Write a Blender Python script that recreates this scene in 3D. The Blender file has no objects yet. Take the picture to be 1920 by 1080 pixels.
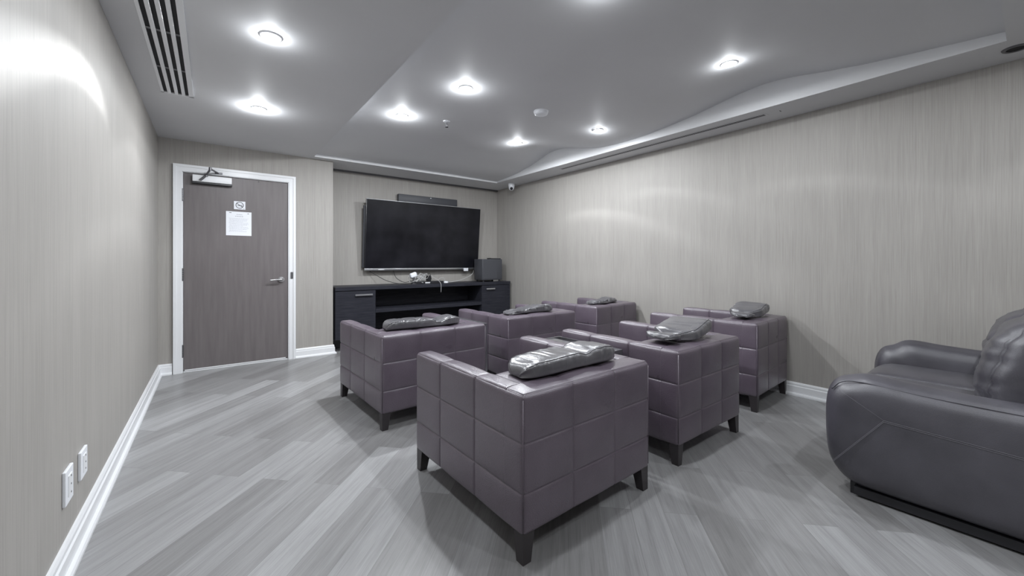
import bpy, bmesh, math, random
from mathutils import Vector, Matrix, noise
S = bpy.context.scene
COL = S.collection
R = math.radians
PI = math.pi

# ------------------------------------------------------------------ camera
cam_data = bpy.data.cameras.new('camera')
cam = bpy.data.objects.new('camera', cam_data)
COL.objects.link(cam)
cam.location = (0.0, 0.0, 1.2)
cam.rotation_euler = (R(90), 0, R(-37.017))
cam_data.sensor_width = 36.0
cam_data.lens = 36.0 * 744.55 / 1920.0
cam_data.shift_y = -48.43 / 1920.0
cam_data.clip_start = 0.02
S.camera = cam

# ------------------------------------------------------------------ world and exposure
world = bpy.data.worlds.new('world')
S.world = world
world.use_nodes = True
world.node_tree.nodes['Background'].inputs[0].default_value = (0.5, 0.52, 0.56, 1)
world.node_tree.nodes['Background'].inputs[1].default_value = 0.3
S.view_settings.view_transform = 'Standard'
S.view_settings.look = 'None'
S.view_settings.exposure = 0.86
S.view_settings.gamma = 1.0
S.view_settings.use_curve_mapping = False

# lamp power, in one place
BEAM_W = 34.0
BEAM_SIGN = -1.0
GLOW_W = 0.62
LENS_E = 30.0
LAMP_COLOR = (0.93, 0.965, 1.0)

# room numbers
XL, XR = -0.46, 4.207
YD, XC, YT, YB = 5.588, 1.265, 6.04, -1.5
H = 2.525
TX0, TX1, TY0, TY1 = 1.019, 3.7945, 0.115, 5.455

# ------------------------------------------------------------------ materials
def mat(name, base, rough=0.5, metal=0.0, spec=0.5, emit=None, estr=0.0):
    m = bpy.data.materials.new(name); m.use_nodes = True
    b = m.node_tree.nodes['Principled BSDF']
    b.inputs['Base Color'].default_value = (*base, 1)
    b.inputs['Roughness'].default_value = rough
    b.inputs['Metallic'].default_value = metal
    b.inputs['Specular IOR Level'].default_value = spec
    if emit:
        b.inputs['Emission Color'].default_value = (*emit, 1)
        b.inputs['Emission Strength'].default_value = estr
    return m

def nodes(m):
    nt = m.node_tree
    return nt, nt.nodes, nt.links, nt.nodes['Principled BSDF']

def coords(nt, kind='Object', scale=(1, 1, 1), rot=(0, 0, 0)):
    tc = nt.nodes.new('ShaderNodeTexCoord'); mp = nt.nodes.new('ShaderNodeMapping')
    mp.inputs['Scale'].default_value = scale; mp.inputs['Rotation'].default_value = rot
    nt.links.new(tc.outputs[kind], mp.inputs['Vector'])
    return mp

def noise_tex(nt, vec, scale, detail=3, rough=0.5):
    n = nt.nodes.new('ShaderNodeTexNoise')
    n.inputs['Scale'].default_value = scale; n.inputs['Detail'].default_value = detail
    n.inputs['Roughness'].default_value = rough
    nt.links.new(vec.outputs[0], n.inputs['Vector'])
    return n

def ramp(nt, fac, stops):
    r = nt.nodes.new('ShaderNodeValToRGB')
    e = r.color_ramp.elements
    e[0].position, e[0].color = stops[0][0], (*stops[0][1], 1)
    e[1].position, e[1].color = stops[-1][0], (*stops[-1][1], 1)
    for p, c in stops[1:-1]:
        x = e.new(p); x.color = (*c, 1)
    nt.links.new(fac, r.inputs['Fac'])
    return r

def bump(nt, height, strength, dist=0.01):
    b = nt.nodes.new('ShaderNodeBump')
    b.inputs['Strength'].default_value = strength; b.inputs['Distance'].default_value = dist
    nt.links.new(height, b.inputs['Height'])
    nt.links.new(b.outputs['Normal'], nt.nodes['Principled BSDF'].inputs['Normal'])
    return b

def mixc(nt, a, b, fac, mode='MIX'):
    m = nt.nodes.new('ShaderNodeMix'); m.data_type = 'RGBA'; m.blend_type = mode
    if isinstance(fac, float): m.inputs[0].default_value = fac
    else: nt.links.new(fac, m.inputs[0])
    nt.links.new(a, m.inputs[6]); nt.links.new(b, m.inputs[7])
    return m

# woven vertical-thread wallcovering
def make_wallpaper():
    m = mat('wallcovering', (0.4, 0.39, 0.38), 0.55, spec=0.35)
    nt, nd, lk, b = nodes(m)
    v1 = coords(nt, scale=(120, 120, 1.8)); n1 = noise_tex(nt, v1, 1.0, 3, 0.65)
    v2 = coords(nt, scale=(260, 260, 5)); n2 = noise_tex(nt, v2, 1.0, 2)
    v3 = coords(nt, scale=(9, 9, 0.5)); n3 = noise_tex(nt, v3, 1.0, 2)
    r1 = ramp(nt, n1.outputs['Fac'], [(0.22, (0.338, 0.321, 0.300)), (0.5, (0.390, 0.372, 0.350)), (0.8, (0.424, 0.406, 0.383))])
    r2 = ramp(nt, n2.outputs['Fac'], [(0.3, (0.9, 0.9, 0.9)), (0.7, (1.0, 1.0, 1.0))])
    r3 = ramp(nt, n3.outputs['Fac'], [(0.3, (0.93, 0.93, 0.93)), (0.7, (1.0, 1.0, 1.0))])
    mx = mixc(nt, r1.outputs[0], r2.outputs[0], 1.0, 'MULTIPLY')
    mx2 = mixc(nt, mx.outputs[2], r3.outputs[0], 1.0, 'MULTIPLY')
    lk.new(mx2.outputs[2], b.inputs['Base Color'])
    bump(nt, n1.outputs['Fac'], 0.2, 0.001)
    return m

def make_floor_mat():
    m = mat('grey_oak_planks', (0.35, 0.35, 0.35), 0.34, spec=0.45)
    nt, nd, lk, b = nodes(m)
    base = coords(nt, rot=(0, 0, R(-45)))         # plank length runs across the room at 45 degrees
    br = nd.new('ShaderNodeTexBrick')
    br.offset = 0.37; br.offset_frequency = 2
    br.inputs['Color1'].default_value = (0.0, 0, 0, 1); br.inputs['Color2'].default_value = (1, 1, 1, 1)
    br.inputs['Mortar'].default_value = (0.5, 0.5, 0.5, 1)
    br.inputs['Scale'].default_value = 1.0
    br.inputs['Mortar Size'].default_value = 0.0012
    br.inputs['Brick Width'].default_value = 1.22
    br.inputs['Row Height'].default_value = 0.152
    lk.new(base.outputs[0], br.inputs['Vector'])
    # per plank tone
    tone = ramp(nt, br.outputs['Color'], [(0.0, (0.225, 0.222, 0.223)), (0.35, (0.275, 0.273, 0.276)), (0.7, (0.31, 0.309, 0.314)), (1.0, (0.385, 0.386, 0.393))])
    g1v = nd.new('ShaderNodeMapping'); g1v.inputs['Scale'].default_value = (1.5, 30, 1); lk.new(base.outputs[0], g1v.inputs['Vector'])
    # shift the grain per plank
    add = nd.new('ShaderNodeVectorMath'); add.operation = 'MULTIPLY_ADD'
    lk.new(br.outputs['Color'], add.inputs[0]); add.inputs[1].default_value = (17, 9, 5)
    lk.new(g1v.outputs[0], add.inputs[2])
    g1 = noise_tex(nt, add, 1.0, 5, 0.62)
    g1r = ramp(nt, g1.outputs['Fac'], [(0.25, (0.74, 0.735, 0.735)), (0.5, (0.97, 0.97, 0.97)), (0.75, (1.12, 1.12, 1.125))])
    g2v = nd.new('ShaderNodeMapping'); g2v.inputs['Scale'].default_value = (7, 190, 1); lk.new(base.outputs[0], g2v.inputs['Vector'])
    g2 = noise_tex(nt, g2v, 1.0, 2)
    g2r = ramp(nt, g2.outputs['Fac'], [(0.3, (0.86, 0.86, 0.86)), (0.6, (1.0, 1.0, 1.0))])
    m1 = mixc(nt, tone.outputs[0], g1r.outputs[0], 1.0, 'MULTIPLY')
    m2 = mixc(nt, m1.outputs[2], g2r.outputs[0], 1.0, 'MULTIPLY')
    dark = nd.new('ShaderNodeRGB'); dark.outputs[0].default_value = (0.2, 0.2, 0.2, 1)
    m3 = mixc(nt, m2.outputs[2], dark.outputs[0], br.outputs['Fac'])
    lk.new(m3.outputs[2], b.inputs['Base Color'])
    bump(nt, g1.outputs['Fac'], 0.12, 0.002)
    return m

def make_leather(name, c1, c2, rough, grain=260, strength=0.35, wr=0.0):
    m = mat(name, c1, rough, spec=0.7)
    nt, nd, lk, b = nodes(m)
    v = coords(nt)
    n = noise_tex(nt, v, 6.0, 4)
    r = ramp(nt, n.outputs['Fac'], [(0.3, c1), (0.7, c2)])
    lk.new(r.outputs[0], b.inputs['Base Color'])
    vo = nd.new('ShaderNodeTexVoronoi'); vo.inputs['Scale'].default_value = grain
    lk.new(v.outputs[0], vo.inputs['Vector'])
    n2 = noise_tex(nt, v, 14.0, 4)
    ma = nd.new('ShaderNodeMath'); ma.operation = 'MULTIPLY_ADD'
    lk.new(n2.outputs['Fac'], ma.inputs[0]); ma.inputs[1].default_value = 0.7 + wr; lk.new(vo.outputs['Distance'], ma.inputs[2])
    bump(nt, ma.outputs[0], strength, 0.0025)
    b.inputs['Coat Weight'].default_value = 0.35; b.inputs['Coat Roughness'].default_value = 0.3
    nr = noise_tex(nt, v, 3.0, 3)
    rr = nd.new('ShaderNodeMapRange')
    rr.inputs[1].default_value = 0.3; rr.inputs[2].default_value = 0.7
    rr.inputs[3].default_value = rough - 0.06; rr.inputs[4].default_value = rough + 0.08
    lk.new(nr.outputs['Fac'], rr.inputs[0]); lk.new(rr.outputs[0], b.inputs['Roughness'])
    return m

def make_door_mat():
    m = mat('door_laminate', (0.15, 0.13, 0.13), 0.38, spec=0.4)
    nt, nd, lk, b = nodes(m)
    v = coords(nt, scale=(18, 18, 1.2)); n = noise_tex(nt, v, 1.5, 5, 0.6)
    r = ramp(nt, n.outputs['Fac'], [(0.3, (0.138, 0.124, 0.126)), (0.7, (0.172, 0.155, 0.157))])
    lk.new(r.outputs[0], b.inputs['Base Color'])
    return m

def make_cab_mat():
    m = mat('black_oak_veneer', (0.03, 0.03, 0.035), 0.45, spec=0.18)
    nt, nd, lk, b = nodes(m)
    v = coords(nt, scale=(2, 30, 30)); n = noise_tex(nt, v, 2.0, 5, 0.6)
    r = ramp(nt, n.outputs['Fac'], [(0.3, (0.016, 0.0165, 0.023)), (0.7, (0.036, 0.037, 0.047))])
    lk.new(r.outputs[0], b.inputs['Base Color'])
    bump(nt, n.outputs['Fac'], 0.2, 0.001)
    return m

def make_ceiling_mat():
    m = mat('painted_ceiling', (0.50, 0.505, 0.52), 0.62, spec=0.3)
    nt, nd, lk, b = nodes(m)
    v = coords(nt); n = noise_tex(nt, v, 1.3, 3)
    r = ramp(nt, n.outputs['Fac'], [(0.3, (0.60, 0.605, 0.62)), (0.7, (0.64, 0.645, 0.66))])
    lk.new(r.outputs[0], b.inputs['Base Color'])
    n2 = noise_tex(nt, v, 120.0, 2); bump(nt, n2.outputs['Fac'], 0.05, 0.001)
    return m

def make_screen_mat():
    m = mat('dark_screen', (0.012, 0.012, 0.015), 0.28, spec=0.25)
    nt, nd, lk, b = nodes(m)
    v = coords(nt); n = noise_tex(nt, v, 3.0, 5)
    r = ramp(nt, n.outputs['Fac'], [(0.3, (0.004, 0.004, 0.006)), (0.75, (0.018, 0.018, 0.023))])
    lk.new(r.outputs[0], b.inputs['Base Color'])
    return m

M = dict(
    wall=make_wallpaper(), floor=make_floor_mat(), ceil=make_ceiling_mat(), door=make_door_mat(), cab=make_cab_mat(),
    leather=make_leather('aubergine_leather', (0.098, 0.077, 0.101), (0.124, 0.100, 0.128), 0.33),
    pillow=make_leather('shiny_leather', (0.085, 0.083, 0.092), (0.125, 0.122, 0.132), 0.25, 260, 0.12),
    sofa=make_leather('black_leather', (0.042, 0.040, 0.050), (0.066, 0.063, 0.078), 0.38, 520, 0.22),
    white=mat('white_gloss_trim', (0.78, 0.79, 0.81), 0.3),
    plate=mat('white_plastic', (0.82, 0.84, 0.88), 0.35),
    paper=mat('white_paper', (0.85, 0.87, 0.92), 0.6),
    ink=mat('grey_ink', (0.45, 0.47, 0.52), 0.7), darkink=mat('dark_ink', (0.08, 0.08, 0.09), 0.6),
    steel=mat('brushed_steel', (0.55, 0.55, 0.56), 0.3, 1.0), closer=mat('aluminium_paint', (0.85, 0.86, 0.88), 0.4, 0.0),
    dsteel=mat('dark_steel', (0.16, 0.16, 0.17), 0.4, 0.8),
    wood=mat('dark_leg_wood', (0.035, 0.03, 0.033), 0.35), black=mat('black_plastic', (0.02, 0.02, 0.024), 0.35),
    speaker=mat('grey_black_speaker', (0.06, 0.062, 0.072), 0.5), screen=make_screen_mat(),
    bezel=mat('silver_bezel', (0.6, 0.61, 0.63), 0.28, 0.9), cable=mat('black_cable', (0.03, 0.03, 0.03), 0.5),
    wcable=mat('grey_cable', (0.5, 0.5, 0.5), 0.5), void=mat('dark_void', (0.01, 0.01, 0.012), 0.8),
    glass=mat('smoked_glass', (0.03, 0.032, 0.036), 0.12), tblframe=mat('table_metal', (0.33, 0.33, 0.35), 0.25, 0.85),
    lens=mat('lamp_lens', (0.9, 0.9, 0.9), 0.4, emit=(0.9, 0.96, 1.0), estr=LENS_E),
    thread=mat('pale_stitching', (0.17, 0.165, 0.185), 0.6),
    bulb=mat('sprinkler_brass', (0.6, 0.6, 0.62), 0.2, 1.0),
)

# ------------------------------------------------------------------ helpers
def link(name, bm, m, parent=None, smooth=False, angle=None):
    me = bpy.data.meshes.new(name)
    bmesh.ops.recalc_face_normals(bm, faces=bm.faces)
    bm.to_mesh(me); bm.free()
    if smooth:
        for p in me.polygons: p.use_smooth = True
        if angle is not None:
            try: me.set_sharp_from_angle(angle=R(angle))
            except Exception: pass
    me.materials.append(M[m] if isinstance(m, str) else m)
    o = bpy.data.objects.new(name, me); COL.objects.link(o)
    if parent: o.parent = parent
    return o

def empty(name, loc, rz=0.0, label=None, cat=None, group=None):
    o = bpy.data.objects.new(name, None); COL.objects.link(o)
    o.location = loc; o.rotation_euler = (0, 0, rz); o.empty_display_size = 0.1
    return tag(o, label, cat, group)

def tag(o, label=None, cat=None, group=None, kind=None):
    if label: o['label'] = label
    if cat: o['category'] = cat
    if group: o['group'] = group
    if kind: o['kind'] = kind
    return o

def struct(name, bm, m, **k):
    o = link(name, bm, m, **k); o['kind'] = 'structure'; return o

def box(bm, x0, x1, y0, y1, z0, z1, bev=0.0, seg=2):
    r = bmesh.ops.create_cube(bm, size=1.0)
    vs = r['verts']
    bmesh.ops.scale(bm, vec=(x1 - x0, y1 - y0, z1 - z0), verts=vs)
    bmesh.ops.translate(bm, vec=((x0 + x1) / 2, (y0 + y1) / 2, (z0 + z1) / 2), verts=vs)
    if bev > 0:
        es = list({e for v in vs for e in v.link_edges})
        bmesh.ops.bevel(bm, geom=es, offset=bev, segments=seg, affect='EDGES', profile=0.5)
    return bm

def quad(bm, pts):
    return bm.faces.new([bm.verts.new(p) for p in pts])

def cyl(bm, c, r, h, axis='Z', seg=32, r2=None):
    r2 = r if r2 is None else r2
    res = bmesh.ops.create_cone(bm, cap_ends=True, segments=seg, radius1=r, radius2=r2, depth=h)
    vs = res['verts']
    if axis == 'X': bmesh.ops.rotate(bm, cent=(0, 0, 0), matrix=Matrix.Rotation(PI / 2, 3, 'Y'), verts=vs)
    if axis == 'Y': bmesh.ops.rotate(bm, cent=(0, 0, 0), matrix=Matrix.Rotation(PI / 2, 3, 'X'), verts=vs)
    bmesh.ops.translate(bm, vec=c, verts=vs)
    return vs

def lathe(bm, prof, c=(0, 0, 0), seg=40):
    rings = []
    for r, z in prof:
        if r < 1e-6: rings.append([bm.verts.new((c[0], c[1], c[2] + z))])
        else: rings.append([bm.verts.new((c[0] + r * math.cos(2 * PI * k / seg), c[1] + r * math.sin(2 * PI * k / seg), c[2] + z)) for k in range(seg)])
    for a, b in zip(rings, rings[1:]):
        for k in range(seg):
            k2 = (k + 1) % seg
            if len(a) == 1 and len(b) == 1: continue
            if len(a) == 1: bm.faces.new([a[0], b[k], b[k2]])
            elif len(b) == 1: bm.faces.new([a[k], a[k2], b[0]])
            else: bm.faces.new([a[k], a[k2], b[k2], b[k]])
    return bm

def catmull(pts, n=8):
    P = [Vector(p) for p in pts]; P = [P[0] * 2 - P[1]] + P + [P[-1] * 2 - P[-2]]
    out = []
    for i in range(1, len(P) - 2):
        for k in range(n):
            t = k / n
            out.append(0.5 * ((2 * P[i]) + (-P[i - 1] + P[i + 1]) * t + (2 * P[i - 1] - 5 * P[i] + 4 * P[i + 1] - P[i + 2]) * t * t + (-P[i - 1] + 3 * P[i] - 3 * P[i + 1] + P[i + 2]) * t ** 3))
    out.append(P[-2]); return out

def tube(bm, pts, r, seg=8, smooth_path=True):
    P = catmull(pts) if smooth_path else [Vector(p) for p in pts]
    up = Vector((0.13, 0.21, 0.97)); rings = []
    for i, p in enumerate(P):
        t = (P[min(i + 1, len(P) - 1)] - P[max(i - 1, 0)]).normalized()
        a = t.cross(up)
        if a.length < 1e-3: a = t.cross(Vector((1, 0, 0)))
        a.normalize(); b = t.cross(a)
        rings.append([bm.verts.new(p + a * r * math.cos(2 * PI * k / seg) + b * r * math.sin(2 * PI * k / seg)) for k in range(seg)])
    for x, y in zip(rings, rings[1:]):
        for k in range(seg): bm.faces.new([x[k], x[(k + 1) % seg], y[(k + 1) % seg], y[k]])
    bm.faces.new(rings[0]); bm.faces.new(rings[-1])
    return bm

def sweep_profile(bm, prof, a, b, nrm, ext_a=0.0, ext_b=0.0):
    """prof: (out, up) points; a->b line on the floor against the wall, nrm: unit vector out of the wall."""
    a = Vector(a); b = Vector(b); n = Vector(nrm); t = (b - a).normalized()
    ra = [bm.verts.new(a + n * o + Vector((0, 0, z)) + t * (ext_a * o)) for o, z in prof]
    rb = [bm.verts.new(b + n * o + Vector((0, 0, z)) + t * (ext_b * o)) for o, z in prof]
    k = len(prof)
    for i in range(k): bm.faces.new([ra[i], ra[(i + 1) % k], rb[(i + 1) % k], rb[i]])
    bm.faces.new(ra); bm.faces.new(rb)

def tuft_box(x0, x1, y0, y1, z0, z1, rad=0.02, seams=None, step=0.03, puff=0.006, depth=0.007, sig=0.006, flat=(), warp=None, cells_y=None):
    """Upholstered box. seams: {'x': [...], 'y': [...], 'z': [...]} planes where stitching pulls the skin in.
    flat: set of sides such as '+y' that join another part and stay square."""
    seams = seams or {}
    lo = Vector((x0, y0, z0)); hi = Vector((x1, y1, z1))
    def ticks(a, b, ax):
        n = max(2, int(round((b - a) / step))); t = {round(a + (b - a) * i / n, 5) for i in range(n + 1)}
        for k in (0.15, 0.4, 0.7, 1.0):
            t.add(round(a + rad * k, 5)); t.add(round(b - rad * k, 5))
        for s in seams.get(ax, []):
            for o in (-2.6, -1.5, -0.8, 0, 0.8, 1.5, 2.6): t.add(round(s + o * sig, 5))
        t = sorted(v for v in t if a - 1e-6 <= v <= b + 1e-6); out = [t[0]]
        for v in t[1:]:
            if v - out[-1] > 0.0012: out.append(v)
        out[-1] = b
        return out
    T = [ticks(x0, x1, 'x'), ticks(y0, y1, 'y'), ticks(z0, z1, 'z')]
    bm = bmesh.new(); cache = {}
    names = 'xyz'
    cells = [[x0] + sorted(seams.get('x', [])) + [x1], [y0] + sorted(seams.get('y', [])) + [y1], [z0] + sorted(seams.get('z', [])) + [z1]]
    if cells_y: cells[1] = cells_y
    def cellt(v, c):
        for a, b in zip(c, c[1:]):
            if v <= b: return (v - a) / max(b - a, 1e-6)
        return 1.0
    def place(p):
        q = Vector(p); ilo = lo.copy(); ihi = hi.copy()
        for ax in range(3):
            if '-' + names[ax] not in flat: ilo[ax] += rad
            if '+' + names[ax] not in flat: ihi[ax] -= rad
        c = Vector([min(max(q[i], ilo[i]), ihi[i]) for i in range(3)])
        d = q - c
        if d.length < 1e-7:
            # on a flat side
            return q
        n = d.normalized(); L = max(abs(d[i]) for i in range(3))
        out = c + n * L
        # tufting
        g = 0.0; pf = 1.0; dom = max(range(3), key=lambda i: abs(n[i]))
        for ax in range(3):
            if ax == dom: continue
            for s in seams.get(names[ax], []):
                g = max(g, math.exp(-((q[ax] - s) / sig) ** 2))
            t = cellt(q[ax], cells[ax]); pf *= 1 - abs(2 * t - 1) ** 3
        corner = 1.0
        if dom == 2: g *= 0.2
        out += n * (puff * pf - depth * g)
        return out
    def vert(p):
        k = (round(p[0], 5), round(p[1], 5), round(p[2], 5))
        if k not in cache:
            q = place(p)
            if warp: q = warp(q)
            cache[k] = bm.verts.new(q)
        return cache[k]
    for ax in range(3):
        u, v = (ax + 1) % 3, (ax + 2) % 3
        for side in (lo[ax], hi[ax]):
            for i in range(len(T[u]) - 1):
                for j in range(len(T[v]) - 1):
                    ps = []
                    for a, b in ((i, j), (i + 1, j), (i + 1, j + 1), (i, j + 1)):
                        p = [0, 0, 0]; p[ax] = side; p[u] = T[u][a]; p[v] = T[v][b]; ps.append(vert(p))
                    try: bm.faces.new(ps)
                    except ValueError: pass
    return bm

# ------------------------------------------------------------------ room shell
bm = bmesh.new(); box(bm, XL - 0.1, XR + 0.1, YB - 0.1, YT + 0.1, -0.06, 0.0); struct('floor', bm, 'floor')
bm = bmesh.new(); box(bm, XL - 0.1, XL, YB - 0.1, YD, 0, 2.9); struct('wall_left', bm, 'wall')
bm = bmesh.new(); box(bm, XR, XR + 0.1, YB - 0.1, YT + 0.1, 0, 2.9); struct('wall_right', bm, 'wall')
bm = bmesh.new(); box(bm, XL, XR, YB - 0.1, YB, 0, 2.9); struct('wall_back', bm, 'wall')
bm = bmesh.new(); box(bm, XC, XR, YT, YT + 0.1, 0, 2.9); struct('wall_front', bm, 'wall')
DX0, DX1, DZ = -0.262, 0.75, 2.185
bm = bmesh.new()
box(bm, XL - 0.1, DX0, YD, YT + 0.1, 0, 2.9); box(bm, DX1, XC, YD, YT + 0.1, 0, 2.9); box(bm, DX0, DX1, YD, YT + 0.1, DZ, 2.9)
struct('wall_door', bm, 'wall')

# ceiling: dropped border at H with a tray that swells in a shallow wave along its right side
hr_tab = [(0.0, .05), (0.12, .055), (.37, .078), (.61, .10), (.82, .123), (1.06, .164), (1.33, .213), (1.53, .206), (1.74, .175), (2.01, .125),
          (2.28, .096), (2.5, .074), (2.81, .06), (3.16, .07), (3.56, .138), (3.8, .205), (4.02, .235), (4.27, .2), (4.51, .115), (5.03, .045), (5.46, .02)]
def hr(y):
    for (a, ha), (b, hb) in zip(hr_tab, hr_tab[1:]):
        if y <= b:
            t = (y - a) / (b - a); t = t * t * (3 - 2 * t); return ha + (hb - ha) * t
    return hr_tab[-1][1]
def sm(t): t = min(max(t, 0), 1); return t * t * (3 - 2 * t)
def tray(x, y):
    hc = 0.03 + 0.10 * sm((TY1 - y) / 1.1)
    w = sm((x - 2.9) / (TX1 - 2.9))
    hrs = sum(hr(y + k * 0.07) for k in (-2, -1, 0, 1, 2)) / 5
    return H + hc * (1 - w) + hrs * w
NXT, NYT = 56, 110
bm = bmesh.new()
gx = [TX0 + (TX1 - TX0) * i / NXT for i in range(NXT + 1)]; gy = [TY0 + (TY1 - TY0) * j / NYT for j in range(NYT + 1)]
G = [[bm.verts.new((x, y, tray(x, y))) for y in gy] for x in gx]
for i in range(NXT):
    for j in range(NYT): bm.faces.new([G[i][j], G[i + 1][j], G[i + 1][j + 1], G[i][j + 1]])
for j in range(NYT):                      # fascias on the left and right of the tray
    for i, x in ((0, TX0), (NXT, TX1)):
        quad(bm, [(x, gy[j], H), (x, gy[j + 1], H), G[i][j + 1].co, G[i][j].co])
for i in range(NXT):
    for j, y in ((0, TY0), (NYT, TY1)):
        quad(bm, [(gx[i], y, H), (gx[i + 1], y, H), G[i + 1][j].co, G[i][j].co])
for (a, b, c, d) in ((XL, TX0, YB, YT), (TX1, XR, YB, YT), (TX0, TX1, YB, TY0), (TX0, TX1, TY1, YT)):
    quad(bm, [(a, c, H), (b, c, H), (b, d, H), (a, d, H)])
ceiling = struct('ceiling', bm, 'ceil', smooth=True, angle=35)
bm = bmesh.new(); box(bm, XL - 0.1, XR + 0.1, YB - 0.1, YT + 0.1, 2.9, 2.95); struct('ceiling_slab', bm, 'ceil')
# thin lip round the far end of the tray and a dark strip imitating soffit shadow on the screen wall
bm = bmesh.new(); box(bm, TX0, TX1, TY1 - 0.012, TY1 + 0.004, H - 0.006, H + 0.012); struct('trim_1', bm, 'white')
bm = bmesh.new(); box(bm, XC, XR - 0.001, YT - 0.03, YT - 0.001, H - 0.022, H); struct('shadow_strip', bm, 'dsteel')

# baseboards
PROF = [(0, 0), (0.037, 0), (0.037, 0.012), (0.032, 0.022), (0.02, 0.026), (0.02, 0.082), (0.014, 0.088), (0.014, 0.104), (0.008, 0.116), (0, 0.117)]
def baseboard(side, runs):
    bm = bmesh.new()
    for a, b, n, ea, eb in runs: sweep_profile(bm, PROF, a, b, n, ea, eb)
    struct('baseboard_' + side, bm, 'white')
baseboard('left', [((XL, YB, 0), (XL, YD, 0), (1, 0, 0), 0, -1)])
baseboard('door', [((XL, YD, 0), (-0.345, YD, 0), (0, -1, 0), 1, 0), ((0.824, YD, 0), (XC, YD, 0), (0, -1, 0), 0, 1)])
baseboard('niche', [((XC, YD, 0), (XC, YT, 0), (1, 0, 0), -1, 0)])
baseboard('right', [((XR, YB, 0), (XR, YT, 0), (-1, 0, 0), 0, -1)])
baseboard('front', [((XC, YT, 0), (XR, YT, 0), (0, -1, 0), 0, -1)])
# wallcovering trim strip at the niche corner
# ------------------------------------------------------------------ door
def ring_frame(bm, x0, x1, z1, w, y0, y1):
    box(bm, x0 - w, x0, y0, y1, 0, z1 + w); box(bm, x1, x1 + w, y0, y1, 0, z1 + w); box(bm, x0, x1, y0, y1, z1, z1 + w)
door = empty('door_1', (0, YD, 0)); door['kind'] = 'structure'
def dpart(name, bm, m, parent=door, **k): 
    bmesh.ops.translate(bm, vec=(0, -YD, 0), verts=bm.verts) if parent is door or parent is None else None
    return link(name, bm, m, parent, **k)
bm = bmesh.new(); ring_frame(bm, DX0 - 0.002, DX1 + 0.002, DZ, 0.068, YD - 0.022, YD + 0.0); ring_frame(bm, DX0 - 0.05, DX1 + 0.05, DZ + 0.048, 0.026, YD - 0.03, YD - 0.02)
box(bm, DX0 - 0.002, DX0 + 0.006, YD - 0.012, YD + 0.12, 0, DZ); box(bm, DX1 - 0.006, DX1 + 0.002, YD - 0.012, YD + 0.12, 0, DZ); box(bm, DX0, DX1, YD - 0.012, YD + 0.12, DZ - 0.006, DZ + 0.002)
dpart('door_frame', bm, 'white')
bm = bmesh.new(); box(bm, DX0 + 0.009, DX1 - 0.009, YD + 0.002, YD + 0.046, 0.022, DZ - 0.012, 0.002, 1)
leaf = dpart('door_leaf', bm, 'door')
bm = bmesh.new(); box(bm, DX0 + 0.008, DX1 - 0.008, YD - 0.006, YD + 0.06, 0.0, 0.012, 0.003, 1); dpart('threshold', bm, 'white')
bm = bmesh.new(); box(bm, DX0 + 0.02, DX1 - 0.03, YD - 0.004, YD + 0.0, 0.018, 0.03); dpart('door_sweep', bm, 'white')
for z in (1.93, 1.065, 0.235):
    bm = bmesh.new()
    for k in range(5): cyl(bm, (DX0 + 0.003, YD - 0.01, z - 0.048 + 0.024 * k), 0.0085, 0.0225, seg=14)
    cyl(bm, (DX0 + 0.003, YD - 0.01, z + 0.064), 0.006, 0.01, seg=12); cyl(bm, (DX0 + 0.003, YD - 0.01, z - 0.064), 0.006, 0.01, seg=12)
    dpart('hinge', bm, 'dsteel', smooth=True, angle=40)
# lever handle
bm = bmesh.new(); cyl(bm, (0.672, YD - 0.008, 0.99), 0.034, 0.018, 'Y', 32); cyl(bm, (0.672, YD - 0.026, 0.99), 0.024, 0.022, 'Y', 24, 0.02)
hd = dpart('door_handle', bm, 'steel', smooth=True, angle=40)
bm = bmesh.new(); tube(bm, [(0.672, -0.02, 0.99), (0.672, -0.055, 0.99), (0.655, -0.063, 0.99), (0.61, -0.063, 0.988), (0.55, -0.058, 0.982)], 0.0095, 12)
link('lever', bm, 'steel', hd, smooth=True)
bm = bmesh.new(); box(bm, 0.77, 0.796, YD - 0.034, YD - 0.02, 0.998, 1.078, 0.003, 1); dpart('strike_box', bm, 'dsteel')
# closer
bm = bmesh.new(); box(bm, -0.175, 0.175, YD - 0.068, YD + 0.001, 2.083, 2.155, 0.006, 2)
cl = dpart('door_closer', bm, 'closer', smooth=True, angle=35)
bm = bmesh.new(); box(bm, -0.181, 0.178, -0.058, 0.001, 2.062, 2.083, 0.003, 1); link('closer_base', bm, 'black', cl)
bm = bmesh.new()
tube(bm, [(-0.11, -0.078, 2.095), (-0.085, -0.08, 2.12), (-0.055, -0.085, 2.155)], 0.012, 10)
tube(bm, [(-0.055, -0.085, 2.155), (-0.02, -0.19, 2.205)], 0.011, 10, False)
tube(bm, [(-0.02, -0.19, 2.21), (0.05, -0.03, 2.2)], 0.009, 10, False)
cyl(bm, (-0.02, -0.19, 2.208), 0.014, 0.035, seg=16); cyl(bm, (-0.055, -0.085, 2.155), 0.016, 0.026, seg=16)
box(bm, 0.02, 0.09, -0.034, -0.02, 2.19, 2.21, 0.002, 1)
link('closer_arm', bm, 'dsteel', cl, smooth=True, angle=40)
bm = bmesh.new(); cyl(bm, (0.438, YD - 0.002, 2.155), 0.006, 0.006, 'Y', 12); dpart('door_viewer', bm, 'black')

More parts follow.
